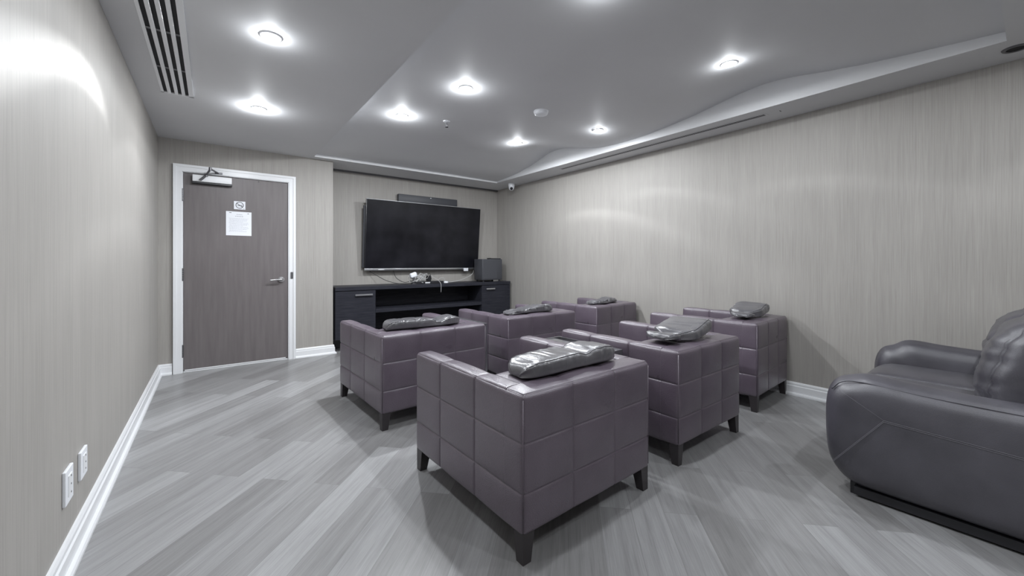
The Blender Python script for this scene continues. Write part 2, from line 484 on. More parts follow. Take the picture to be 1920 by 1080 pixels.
# signs on the door
SY = YD + 0.001
bm = bmesh.new(); box(bm, 0.196, 0.306, SY - 0.0035, SY, 1.812, 1.906, 0.001, 1)
sg = link('no_smoking_sign', bm, 'paper'); tag(sg, 'small white no smoking sign on the brown door above the paper notice', 'sign')
def ringy(bm, cx, cz, r0, r1, y, t=0.0008, seg=40):
    for k in range(seg):
        a, b = 2 * PI * k / seg, 2 * PI * (k + 1) / seg
        P = [(cx + r0 * math.cos(a), y, cz + r0 * math.sin(a)), (cx + r1 * math.cos(a), y, cz + r1 * math.sin(a)), (cx + r1 * math.cos(b), y, cz + r1 * math.sin(b)), (cx + r0 * math.cos(b), y, cz + r0 * math.sin(b))]
        quad(bm, P)
bm = bmesh.new(); yk = SY - 0.0042
ringy(bm, 0.251, 1.861, 0.032, 0.039, yk)
d = Vector((0.7, 0, -0.5)).normalized(); pz = Vector((d.z, 0, -d.x)) * 0.0035; c = Vector((0.251, yk, 1.861))
quad(bm, [c - d * 0.034 + pz, c + d * 0.034 + pz, c + d * 0.034 - pz, c - d * 0.034 - pz])
quad(bm, [(0.230, yk - 0.0003, 1.852), (0.276, yk - 0.0003, 1.852), (0.276, yk - 0.0003, 1.859), (0.230, yk - 0.0003, 1.859)])
for k in range(6):
    x = 0.262 + k * 0.003; z = 1.864 + 0.003 * math.sin(k * 1.4) + k * 0.0015; quad(bm, [(x, yk, z), (x + 0.003, yk, z + 0.001), (x + 0.003, yk, z + 0.003), (x, yk, z + 0.002)])
quad(bm, [(0.288, yk, 1.818), (0.296, yk, 1.818), (0.294, yk, 1.826), (0.290, yk, 1.826)])
link('no_smoking_symbol', bm, 'darkink', sg)
bm = bmesh.new()
box(bm, 0.122, 0.366, SY - 0.002, SY - 0.0005, 1.508, 1.785)
pn = link('paper_notice', bm, 'paper', smooth=False); tag(pn, 'white printed paper notice taped to the brown door at eye height', 'notice')
bm = bmesh.new(); random.seed(4); yk = SY - 0.0026
def dash(bm, x0, x1, z, h):
    x = x0
    while x < x1:
        w = random.uniform(0.006, 0.02); quad(bm, [(x, yk, z), (min(x + w, x1), yk, z), (min(x + w, x1), yk, z + h), (x, yk, z + h)]); x += w + 0.004
dash(bm, 0.222, 0.278, 1.748, 0.007); dash(bm, 0.208, 0.286, 1.727, 0.007)
for k in range(13):
    z = 1.704 - k * 0.0125
    dash(bm, 0.155 if k % 4 else 0.148, 0.34 - (0.05 if k % 4 == 3 else 0) - random.uniform(0, 0.02), z, 0.0028)
link('print_lines', bm, 'ink', pn)
bm = bmesh.new(); 
for (x, z, w) in ((0.152, 1.767, 0.022), (0.326, 1.763, 0.016)):
    quad(bm, [(x, yk, z), (x + w, yk, z), (x + w, yk, z + 0.006), (x, yk, z + 0.006)])
link('print_marks', bm, 'darkink', pn)

# ------------------------------------------------------------------ downlights
def beam_profile(L, ring, spill):
    """photometric curve of the reflector: even beam, a brighter ring at its rim, weak spill above it"""
    L.use_nodes = True; nt = L.node_tree; em = nt.nodes['Emission']
    tc = nt.nodes.new('ShaderNodeTexCoord'); sp = nt.nodes.new('ShaderNodeSeparateXYZ'); nt.links.new(tc.outputs['Normal'], sp.inputs[0])
    ab = nt.nodes.new('ShaderNodeMath'); ab.operation = 'MULTIPLY'; ab.inputs[1].default_value = BEAM_SIGN; nt.links.new(sp.outputs['Z'], ab.inputs[0])
    k = 1.0 / 8.0; c = lambda v: (v * k,) * 3
    r = ramp(nt, ab.outputs[0], [(0.0, c(0.04 * spill)), (0.07, c(0.28 * spill)), (0.22, c(0.6 * spill)), (0.43, c(0.85 * spill)), (0.475, c(0.3 * spill + 0.5 * ring)), (0.505, c(ring)), (0.53, c(ring * 0.8 + 0.2)), (0.575, c(1.0)), (1.0, c(1.0))])
    # reflector throws its rim light mostly towards one side
    r2 = ramp(nt, ab.outputs[0], [(0.0, c(0.04 * spill)), (0.07, c(0.28 * spill)), (0.22, c(0.6 * spill)), (0.45, c(0.9 * spill)), (0.575, c(1.0)), (1.0, c(1.0))])
    sd = nt.nodes.new('ShaderNodeMapRange'); sd.inputs[1].default_value = 0.0; sd.inputs[2].default_value = 0.42; nt.links.new(sp.outputs['Y'], sd.inputs[0])
    mx = mixc(nt, r.outputs[0], r2.outputs[0], sd.outputs[0])
    ms = nt.nodes.new('ShaderNodeMath'); ms.operation = 'MULTIPLY'; ms.inputs[1].default_value = 8.0
    nt.links.new(mx.outputs[2], ms.inputs[0]); nt.links.new(ms.outputs[0], em.inputs['Strength'])

def downlight(x, y, z, label, lit=True, power=1.0, glow=1.0, ring=1.35, spill=1.0, group='recessed ceiling downlights'):
    t = empty('downlight', (x, y, z), 0, label, 'ceiling light', group if lit else None)
    bm = bmesh.new()
    lathe(bm, [(0.040, 0.0), (0.040, -0.006), (0.046, -0.009), (0.056, -0.007), (0.060, 0.0), (0.04, 0.0)], seg=48)
    link('trim_ring', bm, 'plate' if lit else 'dsteel', t, smooth=True, angle=50)
    bm = bmesh.new()
    if lit:
        lathe(bm, [(0.0395, 0.0), (0.0395, -0.006), (0.034, -0.013), (0.020, -0.019), (0.0, -0.021)], seg=36)
        link('lens', bm, 'lens', t, smooth=True)
        for kind, w, sz in (('beam', BEAM_W * power, 0.03), ('glow', GLOW_W * glow, 0.03)):
            L = bpy.data.lights.new('lamp', 'POINT'); L.energy = w; L.color = LAMP_COLOR; L.shadow_soft_size = sz
            if kind == 'beam': beam_profile(L, ring, spill)
            lo = bpy.data.objects.new('lamp_' + kind, L); COL.objects.link(lo); lo.parent = t
            lo.location = (0, 0, -0.03 if kind == 'beam' else -0.038)
    else:
        lathe(bm, [(0.0395, 0.0), (0.039, -0.003), (0.0, -0.003)], seg=36); link('lens', bm, 'void', t)
    return t
downlight(0.273, 2.711, H, 'bright round downlight in the left ceiling beside the slotted vent', glow=1.6, power=0.5, ring=6.5, spill=0.7)
downlight(0.317, 4.043, H, 'bright round downlight nearest the door, beyond the end of the slotted vent', glow=6.0, power=0.75, ring=1.0, spill=0.6)
for x, y, g, lab in ((1.50, 3.80, 1.8, 'tray ceiling downlight in front of the television, left of the sprinkler'),
                     (1.69, 2.88, 2.4, 'tray ceiling downlight between the sprinkler and the camera, left of the smoke detector'),
                     (2.98, 3.84, 0.5, 'small tray ceiling downlight right of the sprinkler, farthest along the right side'),
                     (3.32, 2.86, 0.6, 'tray ceiling downlight close to the right edge, middle of the right row'),
                     (3.03, 1.37, 0.8, 'tray ceiling downlight nearest the viewer along the right row'),
                     (1.62, 1.38, 0.7, 'tray ceiling downlight cut off by the top edge of the photo')):
    downlight(x, y, tray(x, y) + 0.001, lab, glow=g, power=(1.9 if x > 2.9 else 2.3) if y > 3.5 else (0.6 if x > 2.9 else 0.9))
downlight(0.27, 1.38, H, 'left ceiling downlight beside the vent, above the photo frame', power=0.15, ring=1.0, spill=0.4)
downlight(0.27, 0.0, H, 'left ceiling downlight directly above the viewer', power=0.5, glow=0.5)
downlight(1.62, -0.25, H, 'unseen fill downlight added behind the viewer in the middle', glow=0.5, power=0.6)  # unseen lamp added to lighten the floor and the chair backs
downlight(3.1, -0.35, H, 'unseen fill downlight added above the sofa out of the frame', glow=0.5, power=0.75, spill=0.6)  # added out of view to brighten the floor by the sofa
downlight(3.97, 0.084, H, 'dark unlit round downlight at the far right edge of the ceiling border', lit=False)

# ------------------------------------------------------------------ ceiling fittings
v = empty('ceiling_vent', (-0.218, 3.0, H), 0, 'long white slotted air vent with four black slots in the left ceiling', 'vent')
W = 0.098; y0, y1 = -1.6, 1.072
bm = bmesh.new(); box(bm, -W + 0.01, W - 0.01, y0, y1 - 0.01, -0.003, -0.0005); link('dark_backing', bm, 'void', v)
bm = bmesh.new()
box(bm, -W, -W + 0.016, y0, y1, -0.012, -0.0002); box(bm, W - 0.03, W, y0, y1, -0.012, -0.0002); box(bm, -W, W, y1 - 0.012, y1, -0.012, -0.0002)
link('vent_frame', bm, 'white', v)
for k in range(3):
    x = -W + 0.016 + 0.02143 * (2 * k + 1)
    bm = bmesh.new(); box(bm, x, x + 0.0214, y0, y1 - 0.01, -0.011, -0.002, 0.002, 1); link('slat', bm, 'white', v)
for yy in (-0.9, 0.0, 0.55):
    bm = bmesh.new(); box(bm, -W + 0.014, W - 0.028, yy, yy + 0.025, -0.006, -0.003); link('cross_bar', bm, 'dsteel', v)

v = empty('slot_diffuser', (3.958, 2.78, H), 0, 'thin black double slot diffuser in the right ceiling border', 'vent')
bm = bmesh.new(); box(bm, -0.034, 0.034, -1.32, 1.32, -0.003, -0.0002); link('slot_frame', bm, 'ceil', v)
for x in (-0.012, 0.012):
    bm = bmesh.new(); box(bm, x - 0.0055, x + 0.0055, -1.3, 1.3, -0.0045, -0.003); link('slot', bm, 'void', v)
bm = bmesh.new(); box(bm, -0.002, 0.03, -1.42, -1.415, -0.003, -0.0002); link('border_joint', bm, 'dsteel', v)

zz = tray(2.53, 2.9)
t = empty('smoke_detector', (2.53, 2.89, zz), 0, 'round white smoke detector on the tray ceiling', 'smoke detector')
bm = bmesh.new(); lathe(bm, [(0.066, 0.0), (0.066, -0.02), (0.062, -0.03), (0.05, -0.036), (0.0, -0.038)], seg=48); link('housing', bm, 'plate', t, smooth=True, angle=50)
bm = bmesh.new(); lathe(bm, [(0.072, 0.002), (0.072, -0.006), (0.066, -0.008)], seg=48); link('base_ring', bm, 'plate', t, smooth=True)
bm = bmesh.new(); cyl(bm, (0.068, 0.0, -0.016), 0.004, 0.006, 'X', 10); link('indicator', bm, 'white', t)

zz = tray(1.93, 3.68)
t = empty('fire_sprinkler', (1.93, 3.68, zz), 0, 'small chrome fire sprinkler head on the tray ceiling', 'sprinkler')
bm = bmesh.new(); lathe(bm, [(0.0, 0.001), (0.036, 0.0), (0.034, -0.008), (0.014, -0.011), (0.0, -0.011)], seg=32); link('escutcheon', bm, 'plate', t, smooth=True, angle=50)
bm = bmesh.new(); cyl(bm, (0, 0, -0.02), 0.008, 0.022, seg=16)
for s in (-1, 1): tube(bm, [(0.007 * s, 0, -0.03), (0.015 * s, 0, -0.042), (0.003 * s, 0, -0.058)], 0.0025, 8)
cyl(bm, (0, 0, -0.06), 0.017, 0.003, seg=20); link('sprinkler_head', bm, 'bulb', t, smooth=True, angle=40)
bm = bmesh.new(); cyl(bm, (0, 0, -0.043), 0.0025, 0.024, seg=10); link('glass_bulb', bm, 'white', t)

t = empty('security_camera', (4.03, 5.36, H), 0, 'white dome security camera in the far right ceiling corner', 'security camera')
bm = bmesh.new(); lathe(bm, [(0.055, 0.0), (0.055, -0.03), (0.05, -0.05), (0.047, -0.06)], seg=36); link('mount', bm, 'plate', t, smooth=True, angle=50)
bm = bmesh.new(); lathe(bm, [(0.048, -0.055), (0.047, -0.075), (0.038, -0.098), (0.02, -0.112), (0.0, -0.116)], seg=36); bd = link('ball', bm, 'plate', t, smooth=True)
bm = bmesh.new(); cyl(bm, (0, 0, 0), 0.024, 0.02, 'Y', 28)
bmesh.ops.rotate(bm, cent=(0, 0, 0), matrix=Matrix.Rotation(R(25), 3, 'X') , verts=bm.verts); bmesh.ops.rotate(bm, cent=(0, 0, 0), matrix=Matrix.Rotation(R(-37), 3, 'Z'), verts=bm.verts)
bmesh.ops.translate(bm, vec=(-0.022, -0.03, -0.086), verts=bm.verts); link('lens_window', bm, 'black', t, smooth=True, angle=40)

# wall outlets on the left wall
def outlet(y0, y1, z0, z1, label):
    t = empty('wall_outlet', (XL, (y0 + y1) / 2, (z0 + z1) / 2), 0, label, 'outlet', 'white wall plates low on the left wall')
    w, h = (y1 - y0) / 2, (z1 - z0) / 2
    bm = bmesh.new(); box(bm, 0, 0.011, -w, w, -h, h, 0.003, 2); link('cover_plate', bm, 'plate', t)
    bm = bmesh.new(); box(bm, 0.01, 0.0135, -w * 0.45, w * 0.45, -h * 0.62, h * 0.62, 0.0012, 1); link('insert', bm, 'white', t)
    for z in (-0.6, 0, 0.6):
        bm = bmesh.new(); cyl(bm, (0.0135, w * 0.15, z * h * (0.8 if z else 1)), 0.0035, 0.002, 'X', 10); link('screw', bm, 'dsteel', t)
outlet(2.245, 2.35, 0.258, 0.392, 'white outlet plate nearer the viewer on the left wall, larger in view')
outlet(2.468, 2.575, 0.262, 0.382, 'white outlet plate nearer the door on the left wall, smaller in view')

# ------------------------------------------------------------------ media cabinet
CY = 5.56
cb = empty('media_cabinet', (1.285, CY, 0), 0, 'long black wood media cabinet with open shelves under the television', 'cabinet')
LX = 4.15 - 1.285; D = YT - 0.004 - CY; a, b = 0.53, 2.28
Z0, Z1 = 0.17, 0.868
bm = bmesh.new(); box(bm, 0, LX, -0.012, D, Z1 - 0.05, Z1, 0.002, 1); link('cabinet_top', bm, 'cab', cb)
bm = bmesh.new()
box(bm, 0, 0.02, 0.02, D, Z0, Z1 - 0.05); box(bm, LX - 0.02, LX, 0.02, D, Z0, Z1 - 0.05); box(bm, a - 0.02, a, 0.02, D, Z0, Z1 - 0.05); box(bm, b, b + 0.02, 0.02, D, Z0, Z1 - 0.05)
box(bm, 0.02, LX - 0.02, 0.02, D, Z0, Z0 + 0.03); box(bm, 0.02, LX - 0.02, D - 0.012, D, Z0 + 0.03, Z1 - 0.05)
link('carcass', bm, 'cab', cb)
bm = bmesh.new(); box(bm, 0.05, LX - 0.05, 0.3, D, 0.0, Z0); link('plinth', bm, 'black', cb)
bm = bmesh.new(); box(bm, a, b, 0.0, D - 0.012, 0.495, 0.545, 0.002, 1); link('shelf', bm, 'cab', cb)
for x0, x1, hx0, hx1 in ((0.002, a - 0.002, 0.25, 0.482), (b + 0.002, LX - 0.002, 2.36, 2.53)):
    bm = bmesh.new(); box(bm, x0, x1, 0.0, 0.019, Z0, Z1 - 0.054, 0.0015, 1); dd = link('cabinet_door', bm, 'cab', cb)
    bm = bmesh.new(); box(bm, hx0, hx1, -0.032, -0.02, 0.742, 0.766, 0.003, 1); box(bm, hx0 + 0.01, hx0 + 0.02, -0.022, 0, 0.746, 0.762); box(bm, hx1 - 0.02, hx1 - 0.01, -0.022, 0, 0.746, 0.762)
    link('door_pull', bm, 'bezel', dd)

# subwoofer and disc on it
sb = empty('subwoofer', (3.60, 5.60, Z1), 0, 'black cube speaker standing on the right end of the media cabinet', 'speaker')
bm = bmesh.new(); box(bm, 0, 0.41, 0.0, 0.26, 0.03, 0.385, 0.01, 2); link('speaker_box', bm, 'speaker', sb, smooth=True, angle=40)
bm = bmesh.new(); box(bm, 0.02, 0.3, -0.004, 0.0, 0.05, 0.37, 0.0018, 1); link('grille', bm, 'speaker', sb)
for x, y in ((0.04, 0.03), (0.36, 0.03), (0.04, 0.23), (0.36, 0.23)):
    bm = bmesh.new(); cyl(bm, (x, y, 0.0155), 0.018, 0.031, seg=20); link('foot', bm, 'black', sb, smooth=True, angle=40)
bm = bmesh.new(); box(bm, 0.23, 0.33, 0.004, 0.02, 0.005, 0.03, 0.002, 1); link('badge_light', bm, 'steel', sb)
t = empty('small_media_box', (3.80, 5.63, Z1 + 0.385), 0, 'thin dark gadget with chrome rim lying on the black cube speaker', 'media box')
bm = bmesh.new(); box(bm, 0, 0.2, 0, 0.13, 0.0, 0.014, 0.004, 2); link('casing', bm, 'black', t)
bm = bmesh.new(); box(bm, -0.004, 0.204, -0.004, 0.134, 0.0125, 0.019, 0.002, 1); link('chrome_rim', bm, 'bezel', t)

# television
tv = bpy.data.objects.new('television', None); COL.objects.link(tv)
tv.location = (1.772, 5.935, 1.078); tv.rotation_euler = (R(5.2), 0, 0)
tag(tv, 'large flat television tilted forward on the wall above the media cabinet', 'television')
TW, TH = 1.948, 1.05
def tvwarp(bm): return bm
bm = bmesh.new(); box(bm, 0.0, TW, 0.0, 0.022, 0, TH, 0.004, 2); link('casing', bm, 'black', tv, smooth=True, angle=40)
bm = bmesh.new(); box(bm, 0.35, TW - 0.35, 0.022, 0.06, 0.12, TH - 0.3, 0.01, 2); link('rear_housing', bm, 'black', tv)
bm = bmesh.new(); box(bm, 0.008, TW - 0.008, -0.002, 0.0005, 0.03, TH - 0.008); link('screen', bm, 'screen', tv)
bm = bmesh.new(); box(bm, -0.002, TW + 0.002, -0.006, 0.008, -0.003, 0.028, 0.003, 2); link('bottom_bezel', bm, 'bezel', tv, smooth=True, angle=40)
bm = bmesh.new(); box(bm, -0.002, TW + 0.002, -0.003, 0.024, TH - 0.006, TH + 0.003, 0.002, 1); link('top_bezel', bm, 'bezel', tv)
bm = bmesh.new(); box(bm, 0.2, 0.29, -0.01, -0.005, 0.004, 0.016, 0.002, 1); link('brand_strip', bm, 'white', tv)
bm = bmesh.new(); box(bm, -0.02, 0.02, 0.04, 0.075, 0.04, TH - 0.1, 0.002, 1); link('wall_bracket', bm, 'speaker', tv)
bm = bmesh.new(); box(bm, 1.66, 1.745, -0.02, -0.006, -0.03, 0.022, 0.003, 1); link('sensor_box', bm, 'paper', tv)

bm = bmesh.new(); box(bm, 2.30, 3.33, YT - 0.075, YT - 0.002, 2.135, 2.262, 0.006, 2)
sbr = link('soundbar', bm, 'speaker', smooth=True, angle=40); tag(sbr, 'dark grey soundbar on the wall above the television', 'soundbar')
bm = bmesh.new(); box(bm, 2.83, 2.85, YT - 0.078, YT - 0.0745, 2.236, 2.246); link('indicator', bm, 'white', sbr)

# gear and cables on the cabinet
t = empty('router_box', (2.42, 5.70, Z1), 0, 'flat black router box lying on the middle of the media cabinet', 'router')
bm = bmesh.new(); box(bm, 0.03, 0.52, 0, 0.16, 0.0, 0.035, 0.004, 2); link('casing', bm, 'black', t)
bm = bmesh.new(); box(bm, 0.2, 0.28, -0.006, 0.0, 0.006, 0.024, 0.001, 1); link('label_plate', bm, 'white', t)
t = empty('power_adapter', (2.62, 5.80, Z1 + 0.036), 0.2, 'small black adapter block standing on the router box', 'adapter')
bm = bmesh.new(); box(bm, 0.1, 0.17, 0, 0.05, 0, 0.085, 0.004, 2); link('casing', bm, 'black', t)
bm = bmesh.new(); lathe(bm, [(0.0, 0.0), (0.045, 0.0), (0.048, 0.012), (0.036, 0.024), (0.0, 0.028)], (3.0, 5.76, Z1), 28)
tag(link('white_puck', bm, 'plate', smooth=True, angle=60), 'small white round puck lying on the media cabinet right of the router', 'gadget')
t = empty('desk_camera', (2.44, 5.72, Z1), 0, 'small white headed device standing in the cable tangle left of the router', 'camera')
bm = bmesh.new(); cyl(bm, (0, 0, 0.05), 0.014, 0.1, seg=16); cyl(bm, (0, 0, 0.006), 0.04, 0.012, seg=24); link('stand', bm, 'dsteel', t, smooth=True, angle=40)
bm = bmesh.new(); box(bm, -0.055, 0.05, -0.03, 0.03, 0.10, 0.175, 0.02, 4); bmesh.ops.rotate(bm, cent=(0, 0, 0.13), matrix=Matrix.Rotation(R(-18), 3, 'Y'), verts=bm.verts); link('head', bm, 'paper', t, smooth=True)
random.seed(11)
bm = bmesh.new()
for k in range(16):
    cx, cy, cz = 2.50 + random.uniform(-0.06, 0.12), 5.74, Z1 + 0.04 + random.uniform(0, 0.07)
    pts = []
    for q in range(7):
        an = q * 1.05 + random.random(); rr = random.uniform(0.02, 0.065)
        pts.append((cx + rr * math.cos(an) * 1.2, cy + random.uniform(-0.05, 0.04), max(Z1 + 0.006, cz + rr * math.sin(an) * 0.95)))
    tube(bm, pts, 0.0042, 6)
tag(link('cable_tangle', bm, 'wcable', smooth=True), 'tangled bundle of grey cables heaped on the media cabinet beside the router', 'cables', kind='stuff')
def cable(pts, label, m='cable', r=0.0045, name='hanging_cable'):
    bm = bmesh.new(); tube(bm, pts, r, 8); tag(link(name, bm, m, smooth=True), label, 'cable', 'cables around the television')
zc = Z1 + 0.006
cable([(1.86, 5.97, 1.066), (1.93, 5.9, 1.01), (2.05, 5.82, 0.93), (2.2, 5.76, zc + 0.01), (2.35, 5.72, zc), (2.46, 5.72, zc + 0.03)], 'black cable sagging from the left bottom corner of the television')
cable([(2.22, 5.97, 1.066), (2.21, 5.9, 1.01), (2.23, 5.84, 0.95), (2.32, 5.78, 0.895), (2.44, 5.75, 0.92)], 'short black cable dropping from the television to the cable tangle')
cable([(3.66, 5.97, 1.066), (3.6, 5.9, 1.01), (3.5, 5.86, 0.96), (3.3, 5.82, 0.90), (3.1, 5.8, zc), (2.9, 5.8, zc + 0.01)], 'grey cable running from the right bottom corner of the television', 'wcable')
cable([(2.74, 5.72, Z1 + 0.06), (2.73, 5.78, Z1 + 0.16), (2.68, 5.78, Z1 + 0.13), (2.6, 5.78, Z1 + 0.11), (2.52, 5.76, Z1 + 0.07)], 'dark cable looping up above the adapter block', 'cable', 0.004)
cable([(2.86, 5.74, Z1 + 0.05), (2.90, 5.73, Z1 + 0.08), (2.96, 5.73, Z1 + 0.07), (2.97, 5.74, Z1 + 0.02)], 'small cable loop over the right end of the router', 'wcable', 0.004)
cable([(2.74, 5.76, Z1 + 0.12), (2.79, 5.60, Z1 + 0.05), (2.80, 5.535, Z1 + 0.006), (2.805, 5.53, Z1 - 0.05), (2.805, 5.535, Z1 - 0.13)], 'thin cable hanging over the cabinet edge in front of the shelf', 'wcable', 0.0035)

# ------------------------------------------------------------------ tufted leather armchairs
AW, AD, AH, AL = 0.88, 0.965, 0.675, 0.115        # width, depth, height, leg height
AT = 0.10                                          # arm thickness
def make_armchair():
    root = empty('armchair', (0, 0, 0))
    ys = [AD * 0.36, AD * 0.70]; zs = [0.28, 0.48]
    edge = 0.012
    for x0, x1, fl in ((0, AT, {'-y'}), (AW - AT, AW, {'-y'})):
        bm = tuft_box(x0, x1, 0.115, AD, AL, AH, 0.02, {'y': ys, 'z': zs}, step=0.035, puff=0.007, depth=0.006, sig=0.0042, flat=fl, cells_y=[0.0] + ys + [AD])
        link('arm', bm, 'leather', root, smooth=True)
    bm = tuft_box(0, AW, 0, 0.115, AL, AH, 0.02, {'x': [AW / 3, AW * 2 / 3], 'z': zs}, step=0.035, puff=0.008, depth=0.0035, sig=0.0042, flat={'+y'}, cells_y=[0.0, ys[0]])
    link('backrest', bm, 'leather', root, smooth=True)
    bm = tuft_box(AT + 0.001, AW - AT - 0.001, 0.115, 0.335, AL + 0.1, AH - 0.003, 0.022, {'x': [AW / 3, AW * 2 / 3], 'z': zs}, step=0.035, puff=0.008, depth=0.006, flat={'-y', '-x', '+x'})
    link('back_padding', bm, 'leather', root, smooth=True)
    bm = tuft_box(AT + 0.001, AW - AT - 0.001, 0.336, AD + 0.005, 0.29, 0.43, 0.035, {}, step=0.04, puff=0.015)
    link('seat_cushion', bm, 'leather', root, smooth=True)
    bm = tuft_box(AT + 0.001, AW - AT - 0.001, 0.2, AD - 0.01, AL, 0.289, 0.01, {}, step=0.06, puff=0.0)
    link('seat_base', bm, 'leather', root, smooth=True)
    # piping along the top edge
    bm = bmesh.new(); z = AH - 0.001; e = 0.013
    tube(bm, [(e, AD - 0.02, z), (e, e, z), (AW - e, e, z), (AW - e, AD - 0.02, z)], 0.0024, 6, False)
    link('piping', bm, 'leather', root, smooth=True)
    for cx in (0.0045, AW - 0.0045):
        bm = bmesh.new(); tube(bm, [(cx, 0.0045, z - 0.02), (cx, 0.0045, AL + 0.02)], 0.003, 6, False)
        link('corner_piping', bm, 'leather', root, smooth=True)
    for sx in (0, 1):
        for sy in (0, 1):
            bm = bmesh.new(); top = 0.062; bot = 0.042; o = 0.005
            def P(t, z):
                xs = (o, o + t) if sx == 0 else (AW - o - t, AW - o); yy = (o, o + t) if sy == 0 else (AD - o - t, AD - o)
                return [(xs[0], yy[0], z), (xs[1], yy[0], z), (xs[1], yy[1], z), (xs[0], yy[1], z)]
            A = [bm.verts.new(p) for p in P(bot, 0)]; B = [bm.verts.new(p) for p in P(top, AL + 0.012)]
            bm.faces.new(A); bm.faces.new(B)
            for k in range(4): bm.faces.new([A[k], A[(k + 1) % 4], B[(k + 1) % 4], B[k]])
            link('leg', bm, 'wood', root)
    return root
def dup(root, name=None):
    r = root.copy(); COL.objects.link(r)
    for ch in list(root.children):
        c = ch.copy(); COL.objects.link(c); c.parent = r
    return r
CH = [  # x, y, yaw, width, depth, height, label
    (0.972, 1.218, 1.6, 0.875, 0.965, 0.675, 'dark purple tufted leather armchair nearest the camera in the front left'),
    (0.955, 2.795, 2.5, 0.905, 0.985, 0.675, 'tufted leather armchair nearest the door, left end of the far row'),
    (2.208, 2.985, 0.8, 0.910, 0.930, 0.675, 'tufted leather armchair in the middle of the far row in front of the cabinet'),
    (3.385, 2.935, 3.0, 0.775, 0.880, 0.705, 'tufted leather armchair in the far right corner of the far row against the wall'),
    (2.178, 1.268, 0.4, 0.800, 0.975, 0.675, 'tufted leather armchair in the middle of the near row with a folded pillow'),
    (3.455, 1.345, 3.0, 0.740, 0.940, 0.708, 'tufted leather armchair against the right wall nearest the black sofa')]
proto = make_armchair(); chairs = []
for i, (x, y, a, w, d, h, lab) in enumerate(CH):
    c = proto if i == 0 else dup(proto)
    c.location = (x, y, 0); c.rotation_euler = (0, 0, R(a)); c.scale = (w / AW, d / AD, h / AH)
    tag(c, lab, 'armchair', 'tufted leather armchairs in two rows'); chairs.append((x, y, R(a), w, d, h))

# loose leather pillows lying on the backs
def pillow(ci, L, W, Hh, ox, oy, tilt, seed, folds, label, height=None, width=None, lift=None):
    """loose cushion: boxy rounded section; height/width/lift are functions of u in -1..1 along its length"""
    x, y, a, w, d, h = chairs[ci]
    height = height or (lambda u: 1.0); width = width or (lambda u: 1.0); lift = lift or (lambda u: 0.0)
    NU, NS = 90, 36; bm = bmesh.new(); rings = []
    def sect(u, k):
        ang = 2 * PI * k / NS; ca, sa = math.cos(ang), math.sin(ang)
        n = 2.0 / 5.0
        cy = math.copysign(abs(ca) ** n, ca); cz = math.copysign(abs(sa) ** n, sa)
        e = (1 - abs(u) ** 9) ** 0.5 if abs(u) < 1 else 0.0
        hw = W / 2 * width(u) * (0.35 + 0.65 * e); hh = Hh / 2 * height(u) * (0.25 + 0.75 * e)
        yy = cy * hw; zz = cz * hh
        P = Vector((u * 2.2 + seed, cy * 0.8, cz * 0.6))
        soft = noise.noise(P) * 0.012
        r1 = 1 - min(1, 5.0 * abs(noise.noise(Vector((u * 3.4 + cy * 0.9 + seed * 3, cy * 0.5, cz * 0.4)))))
        r2 = 1 - min(1, 6.0 * abs(noise.noise(Vector((u * 6.5 - cy * 1.6 + seed * 5, cy * 0.7, cz * 0.5 + 4)))))
        fold = (r1 * 0.010 + r2 * 0.006) * folds
        q = Vector((u * L / 2 + 0.01 * noise.noise(Vector((seed, cy * 2, cz * 2))), yy, zz))
        nrm = Vector((0, cy, cz)).normalized()
        q += nrm * (soft * folds - fold) * (0.4 + 0.6 * e) * (1.0 if cz > -0.4 else 0.1)
        q.z += hh + lift(u)
        q.y += 0.012 * folds * math.sin(u * 3 + seed)
        q.z = max(q.z, 0.001 + lift(u) * 0.3)
        return q
    for i in range(NU + 1):
        t = -1 + 2 * i / NU; u = math.copysign(1 - (1 - abs(t)) ** 1.5, t) if abs(t) > 0.0 else 0.0
        rings.append([bm.verts.new(sect(u, k)) for k in range(NS)])
    for p, q in zip(rings, rings[1:]):
        for k in range(NS): bm.faces.new([p[k], p[(k + 1) % NS], q[(k + 1) % NS], q[k]])
    bm.faces.new(rings[0]); bm.faces.new(rings[-1])
    rot = Matrix.Rotation(tilt, 3, 'Z')
    bmesh.ops.rotate(bm, cent=(0, 0, 0), matrix=rot, verts=bm.verts)
    o = link('leather_pillow', bm, 'pillow', smooth=True)
    px, py = ox * w, oy
    o.location = (x + px * math.cos(a) - py * math.sin(a), y + px * math.sin(a) + py * math.cos(a), h + 0.009)
    o.rotation_euler = (0, 0, a)
    tag(o, label, 'pillow', 'leather pillows lying on the armchair backs')
    bm = bmesh.new(); kk = int(NS * 0.625)                       # piping along the upper rear edge
    pts = [rot @ (sect(-0.97 + 1.94 * k / 40, NS * 0.375) + Vector((0, -0.001, 0.001))) for k in range(41)]
    tube(bm, pts, 0.0022, 6, False); link('piping', bm, 'sofa', o, smooth=True)
    return o
dip = lambda c, w: (lambda u: math.exp(-((u - c) / w) ** 2))
pillow(0, 0.62, 0.21, 0.082, 0.50, 0.20, R(-1), 1.0, 0.45, 'plump silver sheened leather pillow on the back of the nearest armchair', lambda u: 1 - 0.22 * dip(0.25, 0.12)(u) + 0.12 * u)
pillow(1, 0.63, 0.18, 0.072, 0.46, 0.19, R(-2), 4.0, 0.75, 'long wrinkled leather pillow on the back of the armchair nearest the door', lambda u: 1 - 0.35 * dip(0.35, 0.2)(u))
pillow(2, 0.57, 0.19, 0.070, 0.43, 0.19, R(0), 8.0, 1.3, 'crumpled shiny leather pillow on the middle armchair of the far row', lambda u: 0.8 + 0.35 * u)
